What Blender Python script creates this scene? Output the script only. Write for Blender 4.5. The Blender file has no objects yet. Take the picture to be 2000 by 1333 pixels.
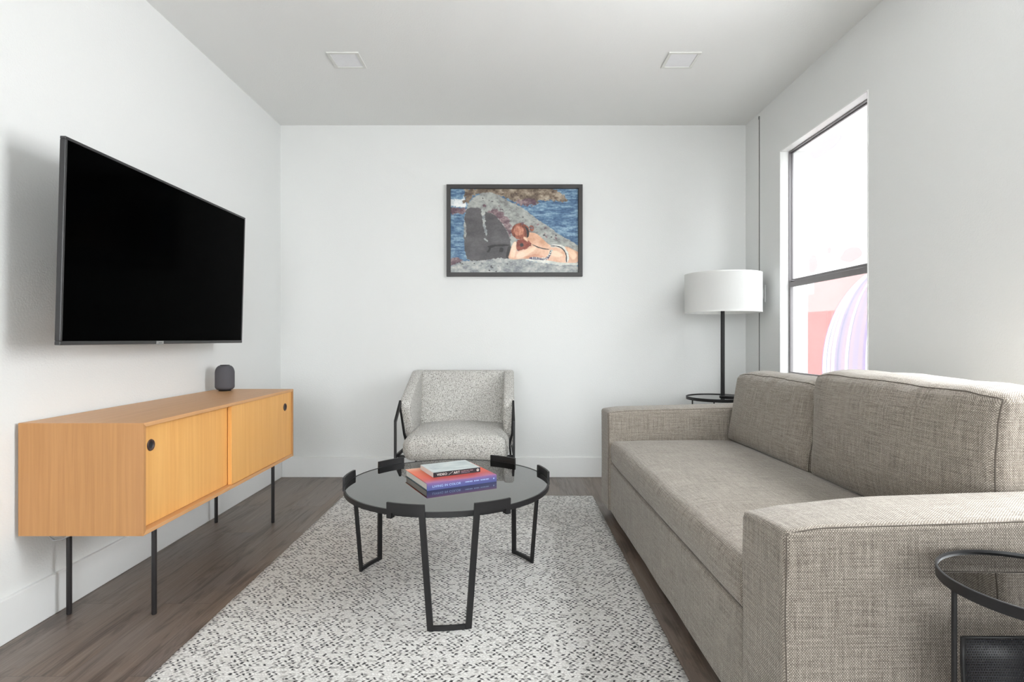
import bpy, bmesh, math, random
from mathutils import Vector, Matrix, noise

random.seed(7)
PI = math.pi
S = bpy.context.scene
COL = S.collection

# ------------------------------------------------------------------ camera, light, exposure
F_PX, W_PX = 1080.0, 2000.0
cam_d = bpy.data.cameras.new('camera'); cam = bpy.data.objects.new('camera', cam_d); COL.objects.link(cam)
cam.location = (0, 0, 1.0); cam.rotation_euler = (PI / 2, 0, 0)
cam_d.sensor_width = 36.0; cam_d.lens = 36.0 * F_PX / W_PX
cam_d.shift_x = 2.0 / W_PX; cam_d.shift_y = -3.5 / W_PX
cam_d.clip_start = 0.05
S.camera = cam

S.view_settings.view_transform = 'Standard'; S.view_settings.look = 'None'
S.view_settings.exposure = 0.12; S.view_settings.gamma = 1.0; S.view_settings.use_curve_mapping = False

world = bpy.data.worlds.new('sky'); S.world = world; world.use_nodes = True
wb = world.node_tree.nodes['Background']
wb.inputs['Color'].default_value = (0.95, 0.98, 1.0, 1); wb.inputs['Strength'].default_value = 11.0

def lamp(name, kind, loc, direction, energy, color=(1, 1, 1), size=None, size_y=None, angle=None):
    d = bpy.data.lights.new(name, kind); d.energy = energy; d.color = color
    if kind == 'AREA': d.shape = 'RECTANGLE'; d.size = size; d.size_y = size_y
    if angle is not None: d.angle = angle
    o = bpy.data.objects.new(name, d); COL.objects.link(o); o.location = loc
    o.rotation_euler = Vector(direction).to_track_quat('-Z', 'Y').to_euler()
    return o
def portal(name, loc, direction, sx, sy):
    o = lamp(name, 'AREA', loc, direction, 1.0, (1, 1, 1), sx, sy); o.data.cycles.is_portal = True
# sky light comes in by the visible window (the portal only guides sampling)
portal('sky_portal_side_window', (1.87, 3.07, 1.467), (-1, 0, 0), 0.86, 1.44)
# daylight by the second side window; added fill lamp at an unseen glazed front
lamp('daylight_side_window', 'AREA', (1.90, 1.402, 1.467), (-1, 0.0, 0.0), 76.0, (0.97, 0.985, 1.0), 0.81, 1.40)
lamp('front_fill_lamp', 'AREA', (0.0, -3.62, 1.32), (0, 1, 0), 22.0, (1.0, 0.985, 0.975), 2.7, 2.0)

# ------------------------------------------------------------------ node helpers
def srgb(r, g, b):
    f = lambda c: c / 12.92 if c <= 0.04045 else ((c + 0.055) / 1.055) ** 2.4
    return (f(r / 255), f(g / 255), f(b / 255), 1.0)

class NT:
    def __init__(s, name):
        s.m = bpy.data.materials.new(name); s.m.use_nodes = True
        s.t = s.m.node_tree; s.b = s.t.nodes['Principled BSDF']; s.out = s.t.nodes['Material Output']
    def n(s, typ, **kw):
        x = s.t.nodes.new(typ)
        for k, v in kw.items(): setattr(x, k, v)
        return x
    def link(s, a, b): s.t.links.new(a, b)
    def val(s, sock, v):
        if hasattr(v, 'node'): s.link(v, sock)
        else: sock.default_value = v
    def math(s, op, a, b=None, c=None, clamp=False):
        x = s.n('ShaderNodeMath', operation=op, use_clamp=clamp)
        s.val(x.inputs[0], a)
        if b is not None: s.val(x.inputs[1], b)
        if c is not None: s.val(x.inputs[2], c)
        return x.outputs[0]
    def mix(s, fac, a, b, blend='MIX'):
        x = s.n('ShaderNodeMix', data_type='RGBA', blend_type=blend)
        s.val(x.inputs[0], fac); s.val(x.inputs[6], a); s.val(x.inputs[7], b)
        return x.outputs[2]
    def noise(s, vec, scale, detail=3, rough=0.5, dist=0.0):
        x = s.n('ShaderNodeTexNoise'); x.inputs['Scale'].default_value = scale
        x.inputs['Detail'].default_value = detail; x.inputs['Roughness'].default_value = rough
        x.inputs['Distortion'].default_value = dist
        if vec is not None: s.link(vec, x.inputs['Vector'])
        return x.outputs['Fac']
    def coord(s, kind='Object'): return s.n('ShaderNodeTexCoord').outputs[kind]
    def scale(s, vec, sx, sy, sz):
        x = s.n('ShaderNodeMapping'); s.link(vec, x.inputs[0]); x.inputs['Scale'].default_value = (sx, sy, sz)
        return x.outputs[0]
    def sep(s, vec):
        x = s.n('ShaderNodeSeparateXYZ'); s.link(vec, x.inputs[0]); return x.outputs
    def comb(s, a, b, c=0.0):
        x = s.n('ShaderNodeCombineXYZ'); s.val(x.inputs[0], a); s.val(x.inputs[1], b); s.val(x.inputs[2], c)
        return x.outputs[0]
    def ramp(s, fac, stops):
        x = s.n('ShaderNodeValToRGB'); e = x.color_ramp.elements
        while len(e) < len(stops): e.new(0.5)
        for i, (p, c) in enumerate(stops): e[i].position = p; e[i].color = c
        s.link(fac, x.inputs[0]); return x.outputs[0]
    def bump(s, h, strength, dist):
        x = s.n('ShaderNodeBump'); x.inputs['Strength'].default_value = strength; x.inputs['Distance'].default_value = dist
        s.link(h, x.inputs['Height']); s.link(x.outputs[0], s.b.inputs['Normal'])
    def base(s, c): s.val(s.b.inputs['Base Color'], c)
    def set(s, rough=0.5, metal=0.0, spec=0.5, ior=None, coat=None, sheen=None):
        s.b.inputs['Roughness'].default_value = rough; s.b.inputs['Metallic'].default_value = metal
        s.b.inputs['Specular IOR Level'].default_value = spec
        if ior: s.b.inputs['IOR'].default_value = ior
        if coat: s.b.inputs['Coat Weight'].default_value = coat
        if sheen: s.b.inputs['Sheen Weight'].default_value = sheen; s.b.inputs['Sheen Roughness'].default_value = 0.4

def plain(name, c, rough=0.5, metal=0.0, spec=0.5, var=0.04, vscale=30, ior=None):
    t = NT(name); v = t.noise(t.coord(), vscale, 2)
    t.base(t.mix(v, tuple(x * (1 - var) for x in c[:3]) + (1,), tuple(min(1, x * (1 + var)) for x in c[:3]) + (1,)))
    t.set(rough, metal, spec, ior); return t.m

def wall_mat(name, c, bump=0.25, scale=140):
    t = NT(name); co = t.coord()
    t.base(c); t.set(0.75, spec=0.25)
    h = t.noise(co, scale, 3, 0.55); t.bump(h, bump, 0.004); return t.m

M = {}
M['wall'] = wall_mat('painted_wall', (0.80, 0.805, 0.795, 1))
M['ceiling'] = wall_mat('painted_ceiling', (0.84, 0.84, 0.825, 1), 0.2, 110)
M['trim'] = plain('white_trim_paint', (0.84, 0.845, 0.84, 1), 0.35, var=0.01)
M['sill'] = plain('glossy_jamb_paint', (0.88, 0.88, 0.87, 1), 0.3, var=0.01)
M['alu'] = plain('grey_window_aluminium', srgb(128, 124, 126), 0.45, 0.3)
M['black'] = plain('black_powder_coat', srgb(31, 30, 31), 0.45, spec=0.35, var=0.1)
M['leg_black'] = plain('black_steel_rod', srgb(38, 36, 37), 0.35, spec=0.5)
M['bezel'] = plain('dark_grey_bezel', srgb(46, 45, 46), 0.35, spec=0.5)
M['screen'] = plain('dark_screen_glass', (0.0004, 0.0004, 0.0004, 1), 0.10, spec=0.006, var=0)
M['logo'] = plain('silver_logo_tab', srgb(150, 150, 148), 0.4, 0.2)
M['logo_dark'] = plain('logo_ink', srgb(95, 95, 95), 0.5)
M['speaker'] = plain('charcoal_speaker_fabric', srgb(86, 85, 90), 0.8, spec=0.3, vscale=900, var=0.25)
M['speaker_dark'] = plain('speaker_dark_plastic', srgb(40, 40, 42), 0.4)
M['glass_black'] = plain('dark_mirror_table_glass', (0.14, 0.14, 0.142, 1), 0.012, metal=1.0, var=0)
M['shade_in'] = plain('shade_lining', (0.82, 0.82, 0.80, 1), 0.7)
M['cable'] = plain('grey_cable', srgb(150, 150, 150), 0.5)
M['plastic'] = plain('white_plastic', (0.78, 0.78, 0.77, 1), 0.4)
M['paper'] = None

# paper edges of books (fine leaves)
t = NT('page_edges'); s = t.sep(t.coord())
st = t.noise(t.comb(t.math('MULTIPLY', s[0], 3), t.math('MULTIPLY', s[1], 3), t.math('MULTIPLY', s[2], 1500)), 1.0, 2)
t.base(t.mix(st, srgb(198, 194, 190), srgb(232, 229, 224))); t.set(0.8, spec=0.2); M['paper'] = t.m

# lamp shade: white linen
t = NT('white_linen_shade'); co = t.coord(); s = t.sep(co)
ang = t.math('ARCTAN2', s[1], s[0])
fib = t.noise(t.comb(t.math('MULTIPLY', ang, 90), 0.0, t.math('MULTIPLY', s[2], 12)), 1.0, 3)
t.base(t.mix(fib, (0.80, 0.80, 0.79, 1), (0.87, 0.87, 0.86, 1))); t.set(0.85, spec=0.15)
t.b.inputs['Transmission Weight'].default_value = 0.0
tr = t.n('ShaderNodeBsdfTranslucent'); tr.inputs[0].default_value = (0.9, 0.89, 0.86, 1)
mx = t.n('ShaderNodeMixShader'); mx.inputs[0].default_value = 0.25
t.link(t.b.outputs[0], mx.inputs[1]); t.link(tr.outputs[0], mx.inputs[2]); t.link(mx.outputs[0], t.out.inputs[0]); M['shade'] = t.m

# window pane
t = NT('window_glass')
ge = t.n('ShaderNodeNewGeometry'); dt = t.n('ShaderNodeVectorMath', operation='DOT_PRODUCT'); t.link(ge.outputs['Normal'], dt.inputs[0]); t.link(ge.outputs['Incoming'], dt.inputs[1])
fr = t.math('ADD', 0.04, t.math('MULTIPLY', 0.96, t.math('POWER', t.math('SUBTRACT', 1.0, t.math('ABSOLUTE', dt.outputs['Value'])), 5.0)), clamp=True)
tp = t.n('ShaderNodeBsdfTransparent'); tp.inputs[0].default_value = (0.97, 0.98, 0.98, 1)
gl = t.n('ShaderNodeBsdfGlossy'); gl.inputs['Roughness'].default_value = 0.02
mx = t.n('ShaderNodeMixShader'); t.link(fr, mx.inputs[0]); t.link(tp.outputs[0], mx.inputs[1]); t.link(gl.outputs[0], mx.inputs[2])
t.link(mx.outputs[0], t.out.inputs[0]); M['glass'] = t.m

# floor planks (boards run along y)
t = NT('grey_brown_plank_floor'); s = t.sep(t.coord())
br = t.n('ShaderNodeTexBrick'); br.offset = 0.37; br.offset_frequency = 2
t.link(t.comb(t.math('ADD', s[1], 0.35), t.math('ADD', s[0], 0.04)), br.inputs['Vector'])
br.inputs['Color1'].default_value = (0, 0, 0, 1); br.inputs['Color2'].default_value = (1, 1, 1, 1); br.inputs['Mortar'].default_value = (0.5, 0.5, 0.5, 1)
br.inputs['Scale'].default_value = 1.0; br.inputs['Mortar Size'].default_value = 0.0012; br.inputs['Mortar Smooth'].default_value = 0.1
br.inputs['Brick Width'].default_value = 1.22; br.inputs['Row Height'].default_value = 0.182; br.inputs['Bias'].default_value = 0.0
pid = t.sep(br.outputs['Color'])[0]
off = t.math('MULTIPLY', pid, 37.0)
g1 = t.noise(t.comb(t.math('ADD', t.math('MULTIPLY', s[0], 11.0), off), t.math('MULTIPLY', s[1], 1.5), off), 1.0, 9, 0.68, 1.4)
g2 = t.noise(t.comb(t.math('MULTIPLY', s[0], 150.0), t.math('MULTIPLY', s[1], 4.0), off), 1.0, 5, 0.6, 0.5)
g3 = t.noise(t.comb(t.math('ADD', t.math('MULTIPLY', s[0], 3.0), off), t.math('MULTIPLY', s[1], 1.4), off), 1.0, 3, 0.5, 0.3)
tone = t.mix(pid, srgb(106, 98, 95), srgb(126, 114, 108))
tone = t.mix(t.ramp(g3, [(0.35, (0, 0, 0, 1)), (0.65, (1, 1, 1, 1))]), tone, srgb(120, 104, 92))
dark = t.ramp(g1, [(0.40, (1, 1, 1, 1)), (0.50, (0, 0, 0, 1))])
tone = t.mix(t.math('MULTIPLY', dark, 0.65), tone, srgb(66, 55, 50))
lines = t.ramp(g2, [(0.48, (0, 0, 0, 1)), (0.70, (1, 1, 1, 1))])
tone = t.mix(t.math('MULTIPLY', lines, 0.45), tone, srgb(152, 140, 130))
tone = t.mix(t.math('MULTIPLY', br.outputs['Fac'], 0.4), tone, srgb(48, 42, 40))
t.base(tone); t.set(0.36, spec=0.5); t.bump(t.math('SUBTRACT', g2, t.math('MULTIPLY', br.outputs['Fac'], 2.0)), 0.12, 0.002)
M['floor'] = t.m

# blond wood veneer; axis: direction of the grain
def wood(name, axis, lo, hi, stripe, stave=0.0):
    t = NT(name); s = t.sep(t.coord())
    k = {'x': (1.2, 1, 1), 'y': (1, 1.2, 1), 'z': (1, 1, 1.2)}[axis]
    f = [70.0, 70.0, 70.0]; f['xyz'.index(axis)] = 2.2
    v = t.comb(*[t.math('MULTIPLY', s[i], f[i]) for i in range(3)])
    g = t.noise(v, 1.0, 6, 0.55, 0.6)
    f2 = [5.0, 5.0, 5.0]; f2['xyz'.index(axis)] = 0.7
    b = t.noise(t.comb(*[t.math('MULTIPLY', s[i], f2[i]) for i in range(3)]), 1.0, 2, 0.5, 0.4)
    c = t.mix(t.ramp(g, [(0.3, (0, 0, 0, 1)), (0.7, (1, 1, 1, 1))]), lo, hi)
    c = t.mix(t.math('MULTIPLY', t.ramp(b, [(0.35, (0, 0, 0, 1)), (0.65, (1, 1, 1, 1))]), 0.35), c, stripe)
    if stave:
        wn = t.n('ShaderNodeTexWhiteNoise', noise_dimensions='1D')
        t.link(t.math('FLOOR', t.math('MULTIPLY', s[1], 1.0 / stave)), wn.inputs['W'])
        c = t.mix(t.math('MULTIPLY', wn.outputs['Value'], 0.30), c, lo)
    t.base(c); t.set(0.42, spec=0.4); t.bump(g, 0.05, 0.001); return t.m
LO, HI, ST = srgb(202, 150, 96), srgb(222, 173, 118), srgb(206, 158, 110)
M['wood_z'] = wood('blond_wood_vertical_grain_shaded', 'z', srgb(174, 124, 76), srgb(194, 143, 91), srgb(180, 130, 88))  # same wood as the doors, darker: partly shade put into the colour
M['wood_y'] = wood('blond_wood_long_grain', 'y', srgb(200, 148, 98), srgb(216, 166, 116), srgb(206, 160, 118))
M['wood_door'] = wood('blond_wood_door_veneer', 'z', srgb(224, 163, 92), srgb(240, 185, 112), srgb(232, 178, 104), 0.075)  # same wood, lighter and yellower: partly window light put into the colour

# sofa tweed, mapped in metres (UV)
def tweed(name, light, mid, dark, cell, amount=1.0, warm=None):
    t = NT(name); uv = t.sep(t.coord('UV'))
    wob = t.noise(t.comb(t.math('MULTIPLY', uv[0], 60), t.math('MULTIPLY', uv[1], 60)), 1.0, 2)
    u = t.math('ADD', t.math('MULTIPLY', uv[0], 1.0 / cell), t.math('MULTIPLY', wob, 0.8))
    v = t.math('ADD', t.math('MULTIPLY', uv[1], 1.65 / cell), t.math('MULTIPLY', wob, 0.5))
    row = t.math('FLOOR', v)
    u2 = t.math('ADD', u, t.math('MULTIPLY', t.math('MODULO', row, 2.0), 0.5))
    cu = t.math('FLOOR', u2)
    fu = t.math('SUBTRACT', t.math('FRACT', u2), 0.5); fv = t.math('SUBTRACT', t.math('FRACT', v), 0.5)
    d = t.math('ADD', t.math('MULTIPLY', t.math('ABSOLUTE', fu), 1.5), t.math('ABSOLUTE', fv))
    dot = t.ramp(d, [(0.20, (1, 1, 1, 1)), (0.72, (0, 0, 0, 1))])
    wn = t.n('ShaderNodeTexWhiteNoise', noise_dimensions='2D'); t.link(t.comb(cu, row), wn.inputs['Vector'])
    yarn = wn.outputs['Value']
    slub = t.noise(t.comb(t.math('MULTIPLY', uv[0], 9), t.math('MULTIPLY', uv[1], 260)), 1.0, 4, 0.6)
    slub2 = t.noise(t.comb(t.math('MULTIPLY', uv[0], 260), t.math('MULTIPLY', uv[1], 9)), 1.0, 4, 0.6)
    lc = t.mix(yarn, mid, light)
    c = t.mix(dot, dark, lc)
    sl = t.ramp(t.math('MULTIPLY', t.math('ADD', slub, slub2), 0.5), [(0.38, (0, 0, 0, 1)), (0.62, (1, 1, 1, 1))])
    c = t.mix(t.math('MULTIPLY', t.math('SUBTRACT', 1.0, sl), 0.38 * amount), c, dark)
    c = t.mix(t.math('MULTIPLY', sl, 0.22 * amount), c, light)
    t.base(c); t.set(0.9, spec=0.15, sheen=0.25)
    t.bump(t.math('ADD', dot, t.math('MULTIPLY', yarn, 0.4)), 0.35, 0.0012); return t.m
M['tweed'] = tweed('grey_beige_tweed', srgb(228, 218, 205), srgb(178, 167, 154), srgb(86, 78, 71), 0.0053)
M['seam'] = plain('tweed_seam', srgb(104, 97, 90), 0.9, spec=0.1)
M['tweed_dark'] = plain('dark_underside_cloth', srgb(60, 56, 52), 0.9)

# boucle
t = NT('grey_boucle'); uv = t.coord('UV')
vo = t.n('ShaderNodeTexVoronoi'); vo.inputs['Scale'].default_value = 300.0; t.link(uv, vo.inputs['Vector'])
vc = t.sep(vo.outputs['Color'])[0]
nz = t.noise(uv, 330.0, 2, 0.6, 1.5)
f = t.math('ADD', t.math('MULTIPLY', vo.outputs['Distance'], 0.9), t.math('MULTIPLY', nz, 0.45))
c = t.mix(t.ramp(f, [(0.58, (0, 0, 0, 1)), (0.95, (1, 1, 1, 1))]), t.mix(vc, srgb(202, 199, 193), srgb(232, 230, 226)), srgb(132, 128, 123))
t.base(c); t.set(0.95, spec=0.1, sheen=0.2); t.bump(t.math('MULTIPLY', f, -1.0), 0.5, 0.003); M['boucle'] = t.m

# rug: rows of slanted stitches
t = NT('woven_wool_rug'); s = t.sep(t.coord())
wx = t.math('MULTIPLY', t.math('SUBTRACT', t.noise(t.coord(), 34.0, 3), 0.5), 1.6)
wy = t.math('MULTIPLY', t.math('SUBTRACT', t.noise(t.coord(), 61.0, 3), 0.5), 1.8)
rowf = t.math('ADD', t.math('MULTIPLY', s[1], 1 / 0.0112), wy)
row = t.math('FLOOR', rowf); fy = t.math('SUBTRACT', t.math('FRACT', rowf), 0.5)
sgn = t.math('SUBTRACT', t.math('MULTIPLY', t.math('MODULO', t.math('ABSOLUTE', row), 2.0), 2.0), 1.0)
colf = t.math('ADD', t.math('ADD', t.math('MULTIPLY', s[0], 1 / 0.0098), t.math('MULTIPLY', t.math('MULTIPLY', fy, sgn), 0.95)), wx)
colm = t.math('FLOOR', colf); fx = t.math('SUBTRACT', t.math('FRACT', colf), 0.5)
wn = t.n('ShaderNodeTexWhiteNoise', noise_dimensions='2D'); t.link(t.comb(colm, row), wn.inputs['Vector'])
wn2 = t.n('ShaderNodeTexWhiteNoise', noise_dimensions='2D'); t.link(t.comb(t.math('ADD', colm, 91.0), row), wn2.inputs['Vector'])
rr = t.math('SQRT', t.math('ADD', t.math('MULTIPLY', fx, fx), t.math('MULTIPLY', t.math('MULTIPLY', fy, fy), 1.1)))
fz = t.math('MULTIPLY', t.math('SUBTRACT', t.noise(t.coord(), 420.0, 3), 0.5), 0.35)
prof = t.ramp(t.math('ADD', rr, fz), [(0.18, (1, 1, 1, 1)), (0.56, (0, 0, 0, 1))])
core = t.ramp(t.math('ADD', rr, fz), [(0.35, (1, 1, 1, 1)), (0.51, (0, 0, 0, 1))])
chk = t.math('MODULO', t.math('ABSOLUTE', t.math('ADD', colm, row)), 2.0)
pal = t.ramp(t.math('ADD', wn.outputs['Value'], t.math('MULTIPLY', chk, 0.50), clamp=True), [(0.0, srgb(44, 44, 46)), (0.42, srgb(74, 73, 74)), (0.46, srgb(120, 118, 117)), (0.60, srgb(176, 173, 169)), (0.64, srgb(226, 223, 219)), (1.0, srgb(243, 241, 238))])
fibre = t.noise(t.coord(), 800.0, 3)
ground = t.mix(fibre, srgb(206, 203, 199), srgb(242, 240, 237))
c = t.mix(core, ground, pal)
c = t.mix(t.math('MULTIPLY', t.math('SUBTRACT', 1.0, prof), 0.22), c, srgb(150, 147, 143))
t.base(c); t.set(0.95, spec=0.08, sheen=0.15)
t.bump(t.math('ADD', t.math('ADD', prof, t.math('MULTIPLY', wn2.outputs['Value'], 0.4)), t.math('MULTIPLY', fibre, 0.5)), 0.6, 0.004); M['rug'] = t.m

# perforated black sheet
t = NT('perforated_black_metal'); uv = t.sep(t.coord('UV'))
P = 0.0047
v = t.math('MULTIPLY', uv[1], 1 / P); row = t.math('FLOOR', v)
u = t.math('ADD', t.math('MULTIPLY', uv[0], 1 / P), t.math('MULTIPLY', t.math('MODULO', t.math('ABSOLUTE', row), 2.0), 0.5))
fu = t.math('SUBTRACT', t.math('FRACT', u), 0.5); fv = t.math('SUBTRACT', t.math('FRACT', v), 0.5)
r2 = t.math('ADD', t.math('MULTIPLY', fu, fu), t.math('MULTIPLY', fv, fv))
hole = t.math('LESS_THAN', r2, 0.058)
t.base(srgb(24, 24, 28)); t.set(0.45, spec=0.35)
tp = t.n('ShaderNodeBsdfTransparent'); mx = t.n('ShaderNodeMixShader')
t.link(hole, mx.inputs[0]); t.link(t.b.outputs[0], mx.inputs[1]); t.link(tp.outputs[0], mx.inputs[2]); t.link(mx.outputs[0], t.out.inputs[0]); M['mesh'] = t.m

# ------------------------------------------------------------------ geometry helpers
def finish(name, bm, mat, parent=None, smooth=False, kind=None, angle=None):
    bmesh.ops.recalc_face_normals(bm, faces=bm.faces[:])
    me = bpy.data.meshes.new(name); bm.to_mesh(me); bm.free()
    mats = mat if isinstance(mat, (list, tuple)) else [mat]
    for m in mats: me.materials.append(m)
    if smooth:
        for p in me.polygons: p.use_smooth = True
    if angle is not None: me.set_sharp_from_angle(angle=math.radians(angle))
    o = bpy.data.objects.new(name, me); COL.objects.link(o)
    if parent: o.parent = parent
    if kind: o['kind'] = kind
    return o
def thing(name, label, cat, loc=(0, 0, 0), rz=0.0, group=None):
    o = bpy.data.objects.new(name, None); COL.objects.link(o); o.empty_display_size = 0.1
    o.location = loc; o.rotation_euler = (0, 0, rz); o['label'] = label; o['category'] = cat
    if group: o['group'] = group
    return o
def tag(o, label, cat, group=None):
    o['label'] = label; o['category'] = cat
    if group: o['group'] = group
    return o
def bx(bm, x0, x1, y0, y1, z0, z1, bev=0.0, seg=2, mat=0):
    vs = [bm.verts.new((x, y, z)) for x in (x0, x1) for y in (y0, y1) for z in (z0, z1)]
    idx = [(0, 1, 3, 2), (4, 6, 7, 5), (0, 4, 5, 1), (2, 3, 7, 6), (0, 2, 6, 4), (1, 5, 7, 3)]
    fs = [bm.faces.new([vs[i] for i in f]) for f in idx]
    for f in fs: f.material_index = mat
    if bev:
        es = list({e for f in fs for e in f.edges})
        bmesh.ops.bevel(bm, geom=es, offset=bev, segments=seg, affect='EDGES', profile=0.5)
    return fs
def boxobj(name, dims, mat, parent=None, bev=0.0, kind=None, seg=2):
    bm = bmesh.new(); bx(bm, *dims, bev=bev, seg=seg); return finish(name, bm, mat, parent, kind=kind)
def lathe(bm, prof, n=48, c=(0, 0, 0), mat=0):
    rings = []
    for r, z in prof:
        if r < 1e-6: rings.append([bm.verts.new((c[0], c[1], c[2] + z))])
        else: rings.append([bm.verts.new((c[0] + r * math.cos(2 * PI * i / n), c[1] + r * math.sin(2 * PI * i / n), c[2] + z)) for i in range(n)])
    for a, b in zip(rings, rings[1:]):
        for i in range(n):
            j = (i + 1) % n
            if len(a) == 1 and len(b) == 1: continue
            if len(a) == 1: f = bm.faces.new((a[0], b[j], b[i]))
            elif len(b) == 1: f = bm.faces.new((a[i], a[j], b[0]))
            else: f = bm.faces.new((a[i], a[j], b[j], b[i]))
            f.material_index = mat
def tube(bm, pts, r, n=10, closed=False, cap=True):
    pts = [Vector(p) for p in pts]; N = len(pts); rings = []
    up = None
    for i, p in enumerate(pts):
        if closed: d = (pts[(i + 1) % N] - pts[i - 1]).normalized()
        else: d = (pts[min(i + 1, N - 1)] - pts[max(i - 1, 0)]).normalized()
        if up is None: up = Vector((0, 0, 1)) if abs(d.z) < 0.9 else Vector((1, 0, 0))
        a = d.cross(up).normalized(); b = a.cross(d).normalized(); up = b
        rings.append([bm.verts.new(p + r * (math.cos(2 * PI * k / n) * a + math.sin(2 * PI * k / n) * b)) for k in range(n)])
    m = N if closed else N - 1
    for i in range(m):
        A, B = rings[i], rings[(i + 1) % N]
        for k in range(n): bm.faces.new((A[k], A[(k + 1) % n], B[(k + 1) % n], B[k]))
    if cap and not closed:
        bm.faces.new(rings[0]); bm.faces.new(rings[-1])
def bar(bm, pts, w, h, side):
    """flat bar along pts; w is measured along the vector `side`, h across it"""
    pts = [Vector(p) for p in pts]; N = len(pts); rings = []
    sd = Vector(side).normalized()
    segd = [(pts[i + 1] - pts[i]).normalized() for i in range(N - 1)]
    for i, p in enumerate(pts):
        d0 = segd[max(i - 1, 0)]; d1 = segd[min(i, N - 2)]
        n0 = d0.cross(sd).normalized(); n1 = d1.cross(sd).normalized()
        nn = (n0 + n1).normalized(); k = 1.0 / max(0.4, nn.dot(n0))
        rings.append([bm.verts.new(p + sd * (w / 2 * a) + nn * (h / 2 * b * k)) for a, b in ((-1, -1), (1, -1), (1, 1), (-1, 1))])
    for A, B in zip(rings, rings[1:]):
        for k in range(4): bm.faces.new((A[k], A[(k + 1) % 4], B[(k + 1) % 4], B[k]))
    bm.faces.new(rings[0]); bm.faces.new(rings[-1])
def arcbar(bm, c, r0, r1, a0, a1, z0, z1, n=10):
    rings = []
    for i in range(n + 1):
        a = math.radians(a0 + (a1 - a0) * i / n); ca, sa = math.cos(a), math.sin(a)
        rings.append([bm.verts.new((c[0] + r * ca, c[1] + r * sa, z)) for r, z in ((r0, z0), (r1, z0), (r1, z1), (r0, z1))])
    for A, B in zip(rings, rings[1:]):
        for k in range(4): bm.faces.new((A[k], A[(k + 1) % 4], B[(k + 1) % 4], B[k]))
    bm.faces.new(rings[0]); bm.faces.new(rings[-1])
def soft_coords(h, r, step, k=5):
    inner = h - r; n = max(2, int(2 * inner / step))
    c = [-h + r * (1 - math.cos(0)) for _ in ()]
    left = [-h + r * (1 - math.tan(PI / 4 * (k - i) / k)) for i in range(k)]
    mid = [-inner + 2 * inner * i / n for i in range(n + 1)]
    right = [-v for v in reversed(left)]
    return left + mid + right
def soft_map(p, h, r):
    q = Vector([max(-(h[i] - r), min(h[i] - r, p[i])) for i in range(3)])
    d = p - q
    return q + (d.normalized() * r if d.length > 1e-9 else d)
def soft_box(bm, x0, x1, y0, y1, z0, z1, r, deform=None, step=0.04):
    h = ((x1 - x0) / 2, (y1 - y0) / 2, (z1 - z0) / 2); c = Vector(((x0 + x1) / 2, (y0 + y1) / 2, (z0 + z1) / 2))
    co = [soft_coords(h[i], r, step) for i in range(3)]
    for ax in range(3):
        u, v = [i for i in range(3) if i != ax]
        for sg in (-1, 1):
            grid = []
            for a in co[u]:
                line = []
                for b in co[v]:
                    p = Vector((0, 0, 0)); p[ax] = sg * h[ax]; p[u] = a; p[v] = b
                    w = soft_map(p, h, r)
                    w = (deform(w, h) if deform else w) + c
                    line.append(bm.verts.new(w))
                grid.append(line)
            for i in range(len(grid) - 1):
                for j in range(len(grid[0]) - 1):
                    bm.faces.new((grid[i][j], grid[i + 1][j], grid[i + 1][j + 1], grid[i][j + 1]))
    bmesh.ops.remove_doubles(bm, verts=bm.verts[:], dist=1e-5)
    return h, c
def seam_loop(x0, x1, y0, y1, z0, z1, r, axis, sg, deform=None, n=22, out=0.0):
    """closed line along the rounded edge around the face (axis, sg) of a soft box"""
    h = ((x1 - x0) / 2, (y1 - y0) / 2, (z1 - z0) / 2); c = Vector(((x0 + x1) / 2, (y0 + y1) / 2, (z0 + z1) / 2))
    u, v = [i for i in range(3) if i != axis]; pts = []
    cor = [(-1, -1), (1, -1), (1, 1), (-1, 1)]
    for k in range(4):
        a, b = cor[k], cor[(k + 1) % 4]
        for i in range(n):
            f = i / n; p = Vector((0, 0, 0)); p[axis] = sg * h[axis]
            p[u] = (a[0] + (b[0] - a[0]) * f) * h[u]; p[v] = (a[1] + (b[1] - a[1]) * f) * h[v]
            w = soft_map(p, h, r)
            w = (deform(w, h) if deform else w) + c
            pts.append(w)
    return pts
def box_uv(o, off=(0, 0)):
    me = o.data; uvl = me.uv_layers.new(name='uv')
    for p in me.polygons:
        n = p.normal; a = [abs(x) for x in n]; k = a.index(max(a))
        for li in p.loop_indices:
            v = me.vertices[me.loops[li].vertex_index].co
            uv = (v.y, v.z) if k == 0 else (v.x, v.z) if k == 1 else (v.y, v.x)
            uvl.data[li].uv = (uv[0] + off[0] + 5, uv[1] + off[1] + 5)
def ellipse(cx, cy, a, b, n=32): return [(cx + a * math.cos(2 * PI * i / n), cy + b * math.sin(2 * PI * i / n)) for i in range(n)]

# ------------------------------------------------------------------ room shell
XL, XR, YB, YF, ZC = -1.673, 1.704, 4.015, -3.45, 2.554
T = 0.14
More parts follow.
